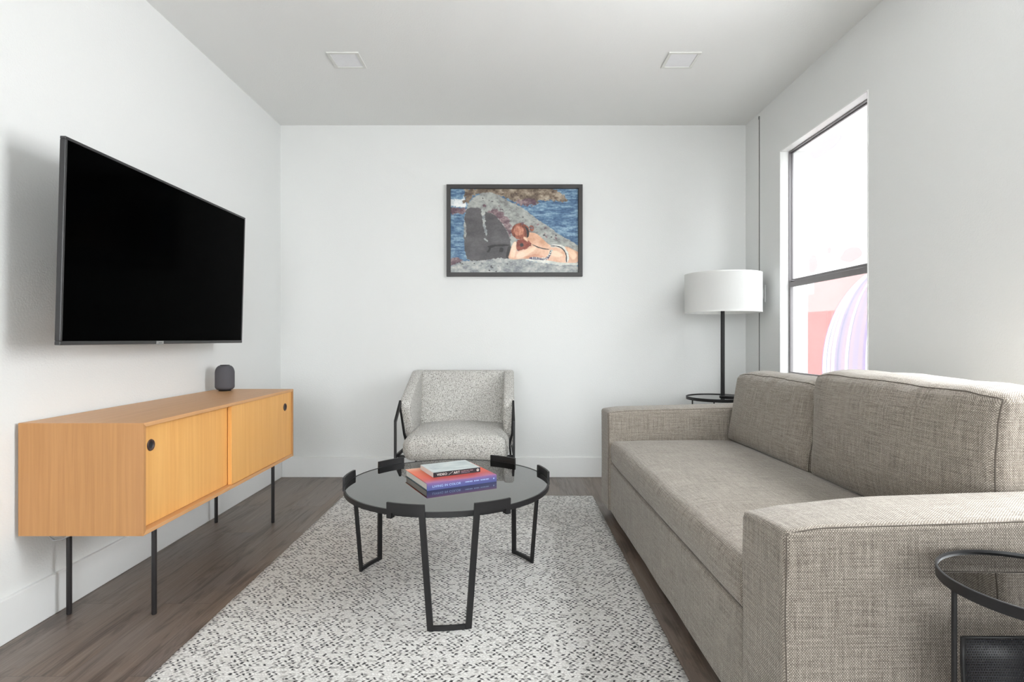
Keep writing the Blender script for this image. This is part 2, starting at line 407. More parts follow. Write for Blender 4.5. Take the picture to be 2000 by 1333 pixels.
# ground
bm = bmesh.new(); bx(bm, XL - T, XR + 0.16, YF - T, YB + T, -0.12, 0.0); finish('floor', bm, M['floor'], kind='structure')
bm = bmesh.new(); bx(bm, XL - T, XR + 0.16, YF - T, YB + T, ZC, ZC + 0.16); finish('ceiling', bm, M['ceiling'], kind='structure')
boxobj('wall_left', (XL - T, XL, YF, YB, 0, ZC), M['wall'], kind='structure')
boxobj('wall_back', (XL - T, XR + 0.16, YB, YB + T, 0, ZC), M['wall'], kind='structure')
W1 = (2.636, 3.505, 0.74, 2.193)      # near y, far y, sill, head of the visible window
W2 = (0.99, 1.815, 0.74, 2.193)
bm = bmesh.new(); X2 = XR + 0.16
bx(bm, XR, X2, YF, W2[0], 0, ZC); bx(bm, XR, X2, W2[1], W1[0], 0, ZC); bx(bm, XR, X2, W1[1], YB, 0, ZC)
for w in (W1, W2):
    bx(bm, XR, X2, w[0], w[1], 0, w[2]); bx(bm, XR, X2, w[0], w[1], w[3], ZC)
finish('wall_right', bm, M['wall'], kind='structure')
bm = bmesh.new(); FX0, FX1, FZ0, FZ1 = -1.4, 1.4, 0.28, 2.34
bx(bm, XL - T, FX0, YF - T, YF, 0, ZC); bx(bm, FX1, XR + 0.16, YF - T, YF, 0, ZC)
bx(bm, FX0, FX1, YF - T, YF, 0, FZ0); bx(bm, FX0, FX1, YF - T, YF, FZ1, ZC)
finish('wall_front', bm, M['wall'], kind='structure')
BH = 0.146
def baseboard(name, dims, top_axis):
    bm = bmesh.new(); bx(bm, *dims, bev=0.003); finish(name, bm, M['trim'], kind='structure')
baseboard('baseboard_left', (XL, XL + 0.016, YF, YB, 0.0, BH), 0)
baseboard('baseboard_back', (XL + 0.016, XR - 0.016, YB - 0.016, YB, 0.0, BH), 0)
baseboard('baseboard_right', (XR - 0.016, XR, YF, YB, 0.0, BH), 0)

def side_window(name, w, n_is):
    y0, y1, z0, z1 = w
    root = bpy.data.objects.new(name, None); COL.objects.link(root); root['kind'] = 'structure'
    # painted lining boards of the reveal
    bm = bmesh.new(); a, b, th = XR - 0.002, X2, 0.008
    bx(bm, a, b, y1 - th, y1, z0, z1, 0.002); bx(bm, a, b, y0, y0 + th, z0, z1, 0.002)
    bx(bm, a, b, y0 + th, y1 - th, z1 - th, z1, 0.002); bx(bm, a - 0.012, b, y0 + th, y1 - th, z0, z0 + 0.02, 0.003)
    finish('jamb_lining', bm, M['sill'], root)
    i0, i1, j0, j1 = y0 + th, y1 - th, z0 + 0.02, z1 - th
    fx0, fx1 = XR + 0.050, XR + 0.080
    bm = bmesh.new(); f = 0.006
    bx(bm, fx0, fx1, i0, i0 + f, j0, j1, 0.002); bx(bm, fx0, fx1, i1 - f, i1, j0, j1, 0.002)
    bx(bm, fx0, fx1, i0 + f, i1 - f, j1 - f, j1, 0.002); bx(bm, fx0, fx1, i0 + f, i1 - f, j0, j0 + f, 0.002)
    finish('window_frame', bm, M['alu'], root)
    zm = 1.357
    def sash(nm, x0, x1, za, zb, rail_lo, rail_hi, st=0.018):
        bm = bmesh.new()
        bx(bm, x0, x1, i0 + f, i0 + f + st, za, zb, 0.002); bx(bm, x0, x1, i1 - f - st, i1 - f, za, zb, 0.002)
        bx(bm, x0, x1, i0 + f + st, i1 - f - st, za, za + rail_lo, 0.002); bx(bm, x0, x1, i0 + f + st, i1 - f - st, zb - rail_hi, zb, 0.002)
        o = finish(nm, bm, M['alu'], root)
        xm = (x0 + x1) / 2
        boxobj('pane', (xm - 0.002, xm + 0.002, i0 + f + st - 0.003, i1 - f - st + 0.003, za + rail_lo - 0.003, zb - rail_hi + 0.003), M['glass'], o)
        return o
    sash('upper_sash', XR + 0.067, XR + 0.078, zm - 0.022, j1 - f, 0.044, 0.006, 0.003)
    lo = sash('lower_sash', XR + 0.052, XR + 0.064, j0 + f, zm + 0.004, 0.03, 0.034, 0.012)
    boxobj('sash_latch', (XR + 0.040, XR + 0.066, i1 - f - 0.05, i1 - f - 0.018, zm + 0.004, zm + 0.012), M['alu'], lo, 0.002)
    return root
side_window('window_1', W1, 1)
side_window('window_2', W2, 2)
root = bpy.data.objects.new('added_front_window', None); COL.objects.link(root); root['kind'] = 'structure'  # unseen glazing added behind the camera as an opening for the fill lamp
bm = bmesh.new()
for a in (FX0, -0.03, FX1 - 0.05): bx(bm, a, a + 0.05, YF - 0.1, YF - 0.05, FZ0, FZ1, 0.003)
bx(bm, FX0 + 0.05, FX1 - 0.05, YF - 0.1, YF - 0.05, FZ0, FZ0 + 0.05, 0.003); bx(bm, FX0 + 0.05, FX1 - 0.05, YF - 0.1, YF - 0.05, FZ1 - 0.05, FZ1, 0.003)
finish('window_frame', bm, M['alu'], root)
for a, b in ((FX0 + 0.05, -0.03), (0.02, FX1 - 0.05)):
    boxobj('pane', (a - 0.004, b + 0.004, YF - 0.078, YF - 0.073, FZ0 + 0.046, FZ1 - 0.046), M['glass'], root)

# seam strip at the end of the right wall and a switch plate
bm = bmesh.new(); bx(bm, XR - 0.0035, XR, 3.788, 3.794, BH, ZC - 0.03)
bx(bm, XR - 0.006, XR, 3.786, 3.797, ZC - 0.045, ZC - 0.025, 0.001)
finish('trim_1', bm, plain('grey_seam', srgb(118, 119, 117), 0.8), kind='structure')
sw = thing('switch_plate', 'small white switch plate on the right wall behind the lamp shade', 'switch', (XR, 3.735, 1.305))
boxobj('plate', (-0.006, 0, -0.036, 0.036, -0.058, 0.058), M['plastic'], sw, 0.002)
boxobj('rocker', (-0.010, -0.0055, -0.016, 0.016, -0.03, 0.03), M['plastic'], sw, 0.002)

# painted wall of the neighbouring building and the ground between
mw = [NT('mural_white_render'), NT('mural_pale_coral'), NT('mural_coral'), NT('mural_lilac'), NT('mural_blue_lilac'), NT('mural_pale_pink'), NT('mural_pale_lilac')]
cols = [(0.36, 0.36, 0.36, 1), (0.32, 0.155, 0.15, 1), (0.30, 0.105, 0.10, 1), (0.165, 0.13, 0.20, 1), (0.15, 0.14, 0.185, 1), (0.21, 0.165, 0.19, 1), (0.19, 0.16, 0.205, 1)]
for t, c in zip(mw, cols):
    v = t.noise(t.coord(), 6.0, 5); t.base(t.mix(v, tuple(x * 0.64 for x in c[:3]) + (1,), tuple(min(0.9, x * 0.72) for x in c[:3]) + (1,))); t.set(0.85, spec=0.2)
bm = bmesh.new(); MX = 4.0
bx(bm, MX, MX + 0.25, -2.0, 13.0, -0.1, 3.85)
def paint(pts, mat, lay):
    vs = [bm.verts.new((MX - 0.0012 * lay, y, z)) for y, z in pts]
    f = bm.faces.new(vs); f.material_index = mat; bmesh.ops.triangulate(bm, faces=[f])
paint([(3.2, 0.0), (7.448, 0.0), (7.448, 1.60), (7.30, 1.60), (7.30, 1.75), (3.2, 1.95)], 1, 1)
paint([(3.2, 0.0), (7.448, 0.0), (7.448, 1.36), (3.2, 1.36)], 2, 2)
OC = (5.7, 0.62); OA, OB = 1.41, 1.2
onion = lambda k: [(OC[0] + OA * k * math.cos(a), OC[1] + OB * math.sin(a)) for a in [2 * PI * i / 56 for i in range(56)]]
lay = 3
for k, m in ((1.0, 3), (0.985, 0), (0.93, 4), (0.915, 0), (0.87, 5), (0.85, 0), (0.80, 6), (0.765, 4), (0.735, 6), (0.70, 5), (0.64, 0), (0.60, 4), (0.585, 5), (0.53, 6), (0.46, 5), (0.40, 3), (0.36, 0), (0.30, 6), (0.2, 5), (0.12, 3)):
    paint(onion(k), m, lay); lay += 1
paint([(OC[0] - 0.42, OC[1] + OB * 0.93), (OC[0] + 0.42, OC[1] + OB * 0.93), (OC[0], 2.40)], 6, lay)
def blob(cy, cz, a, b, seed):
    return [(cy + a * math.cos(t_) * (0.8 + 0.15 * noise.noise(Vector((math.cos(t_) * 1.3, math.sin(t_) * 1.3, seed)))), cz + b * math.sin(t_) * (0.8 + 0.2 * noise.noise(Vector((math.sin(t_) * 1.7, math.cos(t_), seed + 5))))) for t_ in [2 * PI * i / 28 for i in range(28)]]
mw_soft = NT('mural_faint_pink'); mw_soft.base((0.22, 0.115, 0.115, 1)); mw_soft.set(0.85, spec=0.2)
mw_soft2 = NT('mural_faint_lilac'); mw_soft2.base((0.125, 0.115, 0.165, 1)); mw_soft2.set(0.85, spec=0.2)
paint(blob(7.33, 2.0, 0.13, 0.16, 1), 7, 1); paint(blob(6.5, 1.99, 0.25, 0.10, 4), 7, 1); paint(blob(6.95, 2.12, 0.05, 0.05, 9), 7, 1)
paint(blob(7.05, 3.46, 0.45, 0.12, 2), 8, 1); paint(blob(6.5, 3.72, 0.55, 0.10, 6), 7, 1)
mural = finish('mural_wall', bm, [t.m for t in mw] + [mw_soft.m, mw_soft2.m])
tag(mural, 'white building wall outside the window painted with a coral and lilac striped mural', 'wall')
boxobj('pavement', (-30, 30, -30, 30, -0.30, -0.13), plain('pale_concrete', (0.42, 0.41, 0.40, 1), 0.9), kind='structure')

# ------------------------------------------------------------------ ceiling lights
def ceiling_light(cx, label):
    r = thing('ceiling_light', label, 'ceiling light', (cx, 3.073, ZC), 0, 'square recessed ceiling lights'); h, w = 0.088, 0.017
    bm = bmesh.new()
    bx(bm, -h, h, -h, -h + w, -0.007, 0, 0.0015); bx(bm, -h, h, h - w, h, -0.007, 0, 0.0015)
    bx(bm, -h, -h + w, -h + w, h - w, -0.007, 0, 0.0015); bx(bm, h - w, h, -h + w, h - w, -0.007, 0, 0.0015)
    finish('trim_frame', bm, M['ceil_trim'], r)
    boxobj('diffuser', (-h + w, h - w, -h + w, h - w, -0.003, 0), M['diffuser'], r)
M['ceil_trim'] = plain('light_trim_paint', (0.74, 0.74, 0.71, 1), 0.5)
M['diffuser'] = plain('opal_diffuser', (0.86, 0.86, 0.88, 1), 0.5)
ceiling_light(-0.912, 'square white recessed light on the ceiling, on the television side')
ceiling_light(0.943, 'square white recessed light on the ceiling, on the window side')

# ------------------------------------------------------------------ rug
bm = bmesh.new(); x0, x1, y0, y1, zt = -1.062, 0.517, 0.95, 3.506, 0.012
NX, NY = 60, 110; top = []; bot = []
for i in range(NX + 1):
    a = []; b = []
    for j in range(NY + 1):
        x = x0 + (x1 - x0) * i / NX; y = y0 + (y1 - y0) * j / NY
        ex = 0.004 * noise.noise(Vector((0, y * 22, 1))) if i in (0, NX) else 0
        ey = 0.004 * noise.noise(Vector((x * 22, 0, 2))) if j in (0, NY) else 0
        edge = i in (0, NX) or j in (0, NY)
        z = zt - (0.005 if edge else 0) + 0.0008 * noise.noise(Vector((x * 9, y * 9, 0)))
        a.append(bm.verts.new((x + ex, y + ey, z))); 
        b.append(bm.verts.new((x + ex, y + ey, 0.0005)) if edge else None)
    top.append(a); bot.append(b)
for i in range(NX):
    for j in range(NY): bm.faces.new((top[i][j], top[i + 1][j], top[i + 1][j + 1], top[i][j + 1]))
for i in range(NX):
    for j in (0, NY): bm.faces.new((top[i][j], top[i + 1][j], bot[i + 1][j], bot[i][j]))
for j in range(NY):
    for i in (0, NX): bm.faces.new((top[i][j], top[i][j + 1], bot[i][j + 1], bot[i][j]))
tag(finish('area_rug', bm, M['rug'], smooth=True), 'large white and charcoal flecked woven rug under the coffee table', 'rug')

# ------------------------------------------------------------------ sideboard
sb = thing('sideboard', 'low blond wood sideboard with two sliding doors on thin black legs under the television', 'sideboard', (0, 0, 0))
SX0, SX1, SY0, SY1, SZ0, SZ1, th = -1.660, -1.238, 1.862, 3.146, 0.336, 0.717, 0.014
def mitre_panel(name, pts, mat):   # quad outline in the yz plane, extruded in x
    bm = bmesh.new(); a = [bm.verts.new((SX0, y, z)) for y, z in pts]; b = [bm.verts.new((SX1, y, z)) for y, z in pts]
    bm.faces.new(a); bm.faces.new(b)
    for k in range(4): bm.faces.new((a[k], a[(k + 1) % 4], b[(k + 1) % 4], b[k]))
    bmesh.ops.bevel(bm, geom=bm.edges[:], offset=0.0008, segments=1, affect='EDGES')
    return finish(name, bm, mat, sb)
A, B, C, D = SY0, SY1, SZ0, SZ1
mitre_panel('side_panel', [(A, C), (A + th, C + th), (A + th, D - th), (A, D)], M['wood_z'])
mitre_panel('side_panel', [(B, C), (B - th, C + th), (B - th, D - th), (B, D)], M['wood_z'])
mitre_panel('top_panel', [(A, D), (A + th, D - th), (B - th, D - th), (B, D)], M['wood_y'])
mitre_panel('bottom_panel', [(A, C), (A + th, C + th), (B - th, C + th), (B, C)], M['wood_y'])
boxobj('back_panel', (SX0 + 0.001, SX0 + 0.009, A + th, B - th, C + th, D - th), M['wood_y'], sb)
def door(y0, y1, xf, py, pz):
    o = boxobj('sliding_door', (xf - 0.018, xf, y0, y1, C + th + 0.001, D - th - 0.001), M['wood_door'], sb, 0.001)
    bm = bmesh.new(); n = 32; prof = [(0.0135, -0.012), (0.0135, 0.0015), (0.0195, 0.0025), (0.0205, 0.0), (0.0135, -0.0005)]
    lathe(bm, [(0.0, 0.0004), (0.0135, 0.0004), (0.0150, 0.0030), (0.0195, 0.0030), (0.0208, 0.0003)], n)
    bmesh.ops.transform(bm, matrix=Matrix.Translation((xf, py, pz)) @ Matrix.Rotation(PI / 2, 4, 'Y'), verts=bm.verts[:])
    for f in bm.faces:
        c = f.calc_center_median(); rr = math.hypot(c.y - py, c.z - pz); f.material_index = 1 if rr < 0.0137 else 0
    finish('finger_pull', bm, [plain('dark_bronze_ring', srgb(74, 52, 44), 0.4), M['speaker_dark']], o, True)
door(A + th + 0.001, 2.49, -1.266, 1.943, 0.628)
door(2.465, B - th - 0.001, -1.245, 3.045, 0.626)
for lx, ly in ((-1.297, 2.010), (-1.606, 2.010), (-1.297, 3.012), (-1.606, 3.012)):
    bm = bmesh.new(); lathe(bm, [(0, 0), (0.0075, 0), (0.0088, 0.004), (0.0088, SZ0 - 0.006), (0.0088, SZ0), (0, SZ0)], 20, (lx, ly, 0)); 
    lathe(bm, [(0.0088, SZ0 - 0.005), (0.024, SZ0 - 0.005), (0.024, SZ0)], 20, (lx, ly, 0))
    finish('leg', bm, M['leg_black'], sb, True, angle=40)

# speaker on the sideboard
sp = thing('smart_speaker', 'small charcoal fabric speaker standing on the far end of the sideboard', 'speaker', (-1.568, 3.03, SZ1))
bm = bmesh.new(); prof = [(0.0, 0.008), (0.040, 0.008)]
for i in range(15):
    a = -PI / 2 + (PI / 2) * i / 14; prof.append((0.032 + 0.017 * math.cos(a), 0.026 + 0.018 * math.sin(a)))
for i in range(19):
    a = (PI / 2) * i / 18; prof.append((0.024 + 0.025 * math.cos(a), 0.096 + 0.043 * math.sin(a)))
lathe(bm, prof, 48); finish('body', bm, M['speaker'], sp, True)
bm = bmesh.new(); lathe(bm, [(0.0, 0.143), (0.021, 0.143), (0.0255, 0.1405), (0.0255, 0.137)], 40); finish('touch_top', bm, M['speaker_dark'], sp, True)
bm = bmesh.new(); lathe(bm, [(0, 0), (0.030, 0), (0.032, 0.009)], 40); finish('foot', bm, M['speaker_dark'], sp, True)

# cable behind the sideboard
bm = bmesh.new()
pts = [(-1.650, 1.97, 0.331), (-1.648, 1.965, 0.315), (-1.638, 1.96, 0.299), (-1.615, 1.955, 0.288), (-1.590, 1.96, 0.290), (-1.568, 1.965, 0.302), (-1.556, 1.97, 0.320), (-1.552, 1.975, 0.331)]
tube(bm, pts, 0.0032, 10)
tube(bm, [(p[0] - 0.004, p[1] + 0.012, p[2] + 0.010 * (0.331 - p[2]) / 0.043) for p in pts], 0.0025, 8)
tag(finish('power_cable', bm, M['cable'], smooth=True), 'grey power cable looping down behind the near end of the sideboard', 'cable')

# ------------------------------------------------------------------ television
tv = thing('television', 'large flat black television mounted on the left wall above the sideboard', 'television', (-1.47, 1.802, 0.98))
tv.rotation_euler = (0, math.radians(1.55), 0)     # leans forward at the top
TW, TH, TD = 1.222, 0.684, 0.019
bm = bmesh.new(); b_ = 0.010
bx(bm, -TD, 0.0, 0, TW, 0, 0.014, 0.002); bx(bm, -TD, 0.0, 0, TW, TH - b_, TH, 0.002)
bx(bm, -TD, 0.0, 0, b_, 0.014, TH - b_, 0.002); bx(bm, -TD, 0.0, TW - b_, TW, 0.014, TH - b_, 0.002)
bx(bm, -TD, -0.012, b_, TW - b_, 0.014, TH - b_); finish('bezel', bm, M['bezel'], tv)
boxobj('screen', (-0.010, -0.0015, b_, TW - b_, 0.014, TH - b_), M['screen'], tv)
bm = bmesh.new()
soft_box(bm, -0.062, -TD + 0.002, 0.16, TW - 0.16, 0.03, 0.43, 0.018, step=0.2); finish('rear_housing', bm, M['speaker_dark'], tv, True)
lg = boxobj('logo_tab', (-0.003, 0.0022, 0.490, 0.535, -0.0025, 0.0125), M['logo'], tv, 0.0008)
boxobj('logo_mark', (0.0018, 0.0028, 0.502, 0.524, 0.003, 0.007), M['logo_dark'], lg)
bm = bmesh.new()
bx(bm, -0.082, -0.060, 0.43, 0.80, 0.18, 0.50, 0.003)
tube(bm, [(-0.075, 0.61, 0.30), (-0.12, 0.50, 0.30), (-0.183, 0.58, 0.30)], 0.016, 10)
tube(bm, [(-0.075, 0.61, 0.40), (-0.12, 0.50, 0.40), (-0.186, 0.58, 0.40)], 0.016, 10)
bx(bm, -0.199, -0.180, 0.50, 0.74, 0.22, 0.46, 0.003)
finish('wall_bracket', bm, M['leg_black'], tv)

# ------------------------------------------------------------------ framed picture
K = 3.985 / 1080 / 6.058      # metres per print unit
pc = (935.0, 667.0)
PX, PZ = (850 + pc[0] / 6.058 - 998) / 1080 * 3.985, 1 - (340 + pc[1] / 6.058 - 663) / 1080 * 3.985
pic = thing('framed_picture', 'black framed colour photograph of a sunbather by coastal rocks, hanging on the back wall', 'picture', (PX, YB, PZ))
q = lambda x, y: ((x - pc[0]) * K, (pc[1] - y) * K)
(ax, az), (bx_, bz) = q(133, 1212), q(1745, 122); fw = 47 * K
bm = bmesh.new()
bx(bm, ax, bx_, -0.030, -0.001, az, az + fw, 0.001); bx(bm, ax, bx_, -0.030, -0.001, bz - fw, bz, 0.001)
bx(bm, ax, ax + fw, -0.030, -0.001, az + fw, bz - fw, 0.001); bx(bm, bx_ - fw, bx_, -0.030, -0.001, az + fw, bz - fw, 0.001)
finish('frame', bm, plain('black_frame_wood', srgb(58, 56, 56), 0.5), pic)
import numpy as np
# the photograph in the frame: a printed sheet with its picture stored per vertex
GW, GH = 378, 250
gx, gy = np.meshgrid(np.linspace(178, 1694, GW), np.linspace(166, 1168, GH))
rng = np.random.default_rng(5)
def vnoise(sx, sy, octv=4, warp=None):
    x, y = gx.copy(), gy.copy()
    if warp is not None: x = x + warp; y = y + warp
    tot = np.zeros_like(gx); amp = 1.0; nrm = 0.0
    for o_ in range(octv):
        lat = rng.random((160, 160)); u = x / sx * 2 ** o_; v = y / sy * 2 ** o_
        i, j = np.floor(u).astype(int), np.floor(v).astype(int); fu, fv = u - i, v - j
        fu = fu * fu * (3 - 2 * fu); fv = fv * fv * (3 - 2 * fv); i %= 159; j %= 159
        tot += amp * ((lat[j, i] * (1 - fu) + lat[j, i + 1] * fu) * (1 - fv) + (lat[j + 1, i] * (1 - fu) + lat[j + 1, i + 1] * fu) * fv)
        nrm += amp; amp *= 0.6
    return np.clip((tot / nrm - 0.5) * 2.4 + 0.5, 0, 1)
NZ = {'water': vnoise(90, 20, 4), 'rock': vnoise(70, 46, 5), 'fine': vnoise(16, 12, 2), 'soft': vnoise(160, 110, 3), 'hair': vnoise(14, 60, 3)}
edge_n = vnoise(26, 22, 3) - 0.5
PAL = [  # dark, middle, light, noise, edge roughness, softness
    ((60, 88, 122), (96, 128, 158), (152, 180, 200), 'water', 0, 2), ((206, 214, 216), (236, 238, 238), (246, 246, 244), 'rock', 26, 8),
    ((84, 62, 72), (122, 100, 106), (170, 150, 148), 'rock', 26, 8), ((86, 72, 62), (136, 120, 104), (192, 178, 158), 'rock', 30, 6),
    ((118, 118, 116), (158, 160, 156), (186, 188, 182), 'rock', 10, 4), ((76, 74, 76), (90, 87, 89), (104, 101, 103), 'soft', 10, 4),
    ((122, 126, 130), (166, 169, 168), (202, 202, 196), 'rock', 14, 5), ((212, 158, 128), (228, 182, 152), (240, 202, 176), 'soft', 0, 5),
    ((112, 58, 50), (142, 74, 62), (170, 98, 80), 'rock', 12, 6), ((98, 54, 44), (138, 78, 62), (172, 104, 82), 'hair', 6, 5),
    ((196, 200, 194), (222, 222, 214), (240, 238, 230), 'rock', 6, 3), ((54, 48, 74), (70, 62, 92), (96, 88, 116), 'fine', 0, 3),
    ((44, 42, 44), (58, 55, 56), (72, 68, 68), 'soft', 4, 4), ((160, 96, 76), (190, 126, 102), (214, 156, 132), 'hair', 10, 16),
    ((240, 200, 168), (248, 214, 184), (252, 226, 204), 'soft', 0, 16), ((196, 134, 106), (212, 154, 126), (226, 176, 150), 'soft', 0, 16)]
IMG = np.zeros((GH, GW, 3))
def art(pts, mat, smooth_it=True):
    P_ = [np.array(p, float) for p in pts]
    if smooth_it and len(P_) > 3:
        o_ = []
        for i in range(len(P_)):
            a_, b_ = P_[i], P_[(i + 1) % len(P_)]; o_ += [a_ * 0.78 + b_ * 0.22, a_ * 0.22 + b_ * 0.78]
        P_ = o_
    d2 = np.full(gx.shape, 1e12); ins = np.zeros(gx.shape, bool)
    for i in range(len(P_)):
        (xa, ya), (xb, yb) = P_[i], P_[(i + 1) % len(P_)]; ex, ey = xb - xa, yb - ya; L2 = ex * ex + ey * ey
        if L2 < 1e-9: continue
        t_ = np.clip(((gx - xa) * ex + (gy - ya) * ey) / L2, 0, 1)
        d2 = np.minimum(d2, (gx - xa - t_ * ex) ** 2 + (gy - ya - t_ * ey) ** 2)
        c_ = (ya > gy) != (yb > gy)
        ins ^= c_ & (gx < (xb - xa) * (gy - ya) / (yb - ya + 1e-12) + xa)
    lo_, md_, hi_, nk, rough_, soft_ = PAL[mat]
    sd = np.sqrt(d2) * np.where(ins, 1, -1) + edge_n * rough_
    al = np.clip(sd / soft_ + 0.5, 0, 1)[..., None]
    n_ = np.clip(NZ[nk] * 0.75 + NZ['fine'] * 0.25, 0, 1)[..., None]; lo_, md_, hi_ = (np.array(c, float) for c in (lo_, md_, hi_))
    col = np.where(n_ < 0.5, lo_ + (md_ - lo_) * n_ * 2, md_ + (hi_ - md_) * (n_ - 0.5) * 2)
    IMG[:] = IMG * (1 - al) + col * al
art([(175, 165), (1697, 165), (1697, 1170), (175, 1170)], 0, False)
art([(150, 305), (300, 290), (345, 255), (375, 330), (355, 390), (150, 380)], 1)
art([(150, 382), (270, 395), (360, 400), (345, 455), (250, 470), (150, 465)], 2)
art([(345, 150), (1430, 150), (1480, 215), (1540, 260), (1580, 305), (1500, 330), (1380, 300), (1250, 300), (1200, 345), (1140, 370), (1040, 350), (960, 335), (800, 260), (600, 220), (450, 240), (380, 340), (325, 335), (350, 250)], 3)
art([(960, 300), (1100, 285), (1210, 310), (1190, 355), (1060, 372), (950, 340)], 2)
art([(375, 1030), (345, 880), (333, 700), (343, 500), (368, 400), (420, 290), (520, 225), (640, 203), (760, 248), (900, 330), (1050, 400), (1200, 520), (1350, 620), (1500, 730), (1700, 830), (1720, 1000), (1200, 1020), (860, 1010), (600, 1040)], 4)
art([(600, 440), (720, 400), (900, 560), (900, 700), (890, 770), (820, 620), (700, 480)], 2)
art([(385, 1030), (343, 900), (337, 700), (345, 520), (362, 415), (430, 388), (545, 400), (600, 450), (690, 462), (760, 545), (850, 660), (892, 780), (895, 850), (870, 960), (860, 1010), (600, 1040)], 5)
art([(545, 395), (580, 420), (595, 520), (590, 600), (625, 700), (600, 745), (570, 640), (548, 500)], 6)
art([(570, 740), (600, 760), (628, 800), (590, 790)], 6)
art([(330, 560), (352, 560), (372, 680), (345, 760)], 4)
art([(610, 850), (680, 832), (885, 825), (885, 846), (665, 856), (640, 925), (600, 925), (640, 870)], 12)
art([(770, 862), (808, 872), (803, 922), (752, 922)], 12)
art([(860, 850), (905, 850), (900, 1000), (830, 1000)], 12)
art([(150, 1010), (270, 985), (330, 1020), (230, 1075), (150, 1100)], 2)
art([(150, 1200), (150, 1100), (280, 1040), (400, 1020), (600, 1022), (720, 988), (950, 1000), (1100, 1020), (1400, 1070), (1720, 1070), (1720, 1200)], 6)
art([(1060, 1000), (1300, 1015), (1720, 1040), (1720, 1078), (1520, 1070), (1480, 1085), (1430, 1068), (1330, 1058), (1100, 1022)], 10)
art([(1120, 600), (1170, 610), (1165, 670), (1120, 670)], 9)
art([(1100, 680), (1200, 695), (1270, 760), (1345, 830), (1430, 862), (1560, 850), (1640, 890), (1720, 930), (1720, 1048), (1500, 1048), (1300, 1012), (1150, 990), (1020, 1002), (930, 1010), (860, 995), (880, 930), (900, 860), (930, 800), (965, 790), (975, 860), (962, 915), (1060, 880), (1150, 835), (1110, 800), (1070, 740)], 7)
art([(955, 770), (1080, 765), (1160, 835), (1060, 885), (962, 918)], 8)
art([(1000, 820), (1040, 810), (1050, 850), (1010, 860)], 12)
art([(900, 860), (930, 800), (962, 800), (955, 900), (940, 985), (885, 985)], 14)
art([(965, 930), (1100, 880), (1200, 850), (1180, 900), (1050, 980), (955, 1000)], 14)
art([(1040, 985), (1200, 930), (1310, 990), (1200, 985), (1060, 1002)], 15)
art([(1330, 890), (1450, 905), (1530, 960), (1450, 985), (1350, 950)], 14)
art([(1560, 860), (1640, 900), (1690, 960), (1640, 1020), (1590, 960)], 14)
art(ellipse(1008, 672, 108, 96), 9, False)
art(ellipse(985, 668, 62, 58), 13, False)
art([(1060, 600), (1110, 650), (1112, 730), (1080, 760), (1085, 690)], 12)
art([(1040, 745), (1065, 735), (1100, 780), (1095, 800), (1050, 765)], 14)
art([(1150, 825), (1250, 868), (1355, 882), (1353, 894), (1245, 880), (1148, 836)], 12)
art([(1360, 842), (1450, 822), (1530, 850), (1575, 915), (1590, 980), (1570, 1045), (1545, 1040), (1555, 950), (1515, 888), (1440, 858), (1370, 860)], 10)
art([(1370, 850), (1440, 850), (1510, 882), (1550, 950), (1552, 1040), (1562, 1040), (1562, 945), (1520, 876), (1450, 842), (1370, 842)], 12)
art([(1110, 985), (1180, 975), (1300, 1000), (1345, 950), (1365, 890), (1382, 900), (1372, 950), (1330, 1018), (1120, 1004)], 11)
for i in range(8):
    x = 1150 + i * 24; y = 988 + i * 1.0
    art([(x, y - 10), (x + 10, y - 10), (x + 14, y + 16), (x + 4, y + 16)], 10, False)
for i in range(5):
    x = 1312 + i * 14; y = 988 - i * 22
    art([(x, y), (x + 18, y - 8), (x + 26, y + 4), (x + 8, y + 12)], 10, False)
for i in range(34):
    rx, ry = random.uniform(200, 1000), random.uniform(1040, 1150); a = random.uniform(4, 12)
    art(ellipse(rx, ry, a, a * 0.6, 8), 12 if i % 3 == 0 else 4, False)
for i in range(34):
    f_ = random.random(); rx = 560 + f_ * 900; ry = 300 + f_ * 430 + random.uniform(-40, 70)
    art(ellipse(rx, ry, random.uniform(6, 16), random.uniform(3, 8), 8), 5 if i % 2 else 2, False)
lin = IMG / 255.0; lin = np.where(lin <= 0.04045, lin / 12.92, ((lin + 0.055) / 1.055) ** 2.4)
me = bpy.data.meshes.new('print')
vx = (gx - pc[0]) * K; vz = (pc[1] - gy) * K
verts = np.stack([vx, np.full_like(vx, -0.0085), vz], -1).reshape(-1, 3)
idx = np.arange(GW * GH).reshape(GH, GW)
quads = np.stack([idx[:-1, :-1], idx[1:, :-1], idx[1:, 1:], idx[:-1, 1:]], -1).reshape(-1, 4)
me.from_pydata(verts.tolist(), [], quads.tolist()); me.update()
ca = me.color_attributes.new('picture', 'FLOAT_COLOR', 'POINT')
ca.data.foreach_set('color', np.concatenate([lin.reshape(-1, 3), np.ones((GW * GH, 1))], 1).astype(np.float32).ravel())
t = NT('printed_photograph'); at = t.n('ShaderNodeAttribute', attribute_name='picture'); t.base(at.outputs['Color']); t.set(0.35, spec=0.35)
me.materials.append(t.m); pr = bpy.data.objects.new('print', me); COL.objects.link(pr); pr.parent = pic
boxobj('backing_board', (q(172, 0)[0], q(1700, 0)[0], -0.0078, -0.002, q(0, 1174)[1], q(0, 160)[1]), M['speaker_dark'], pic)

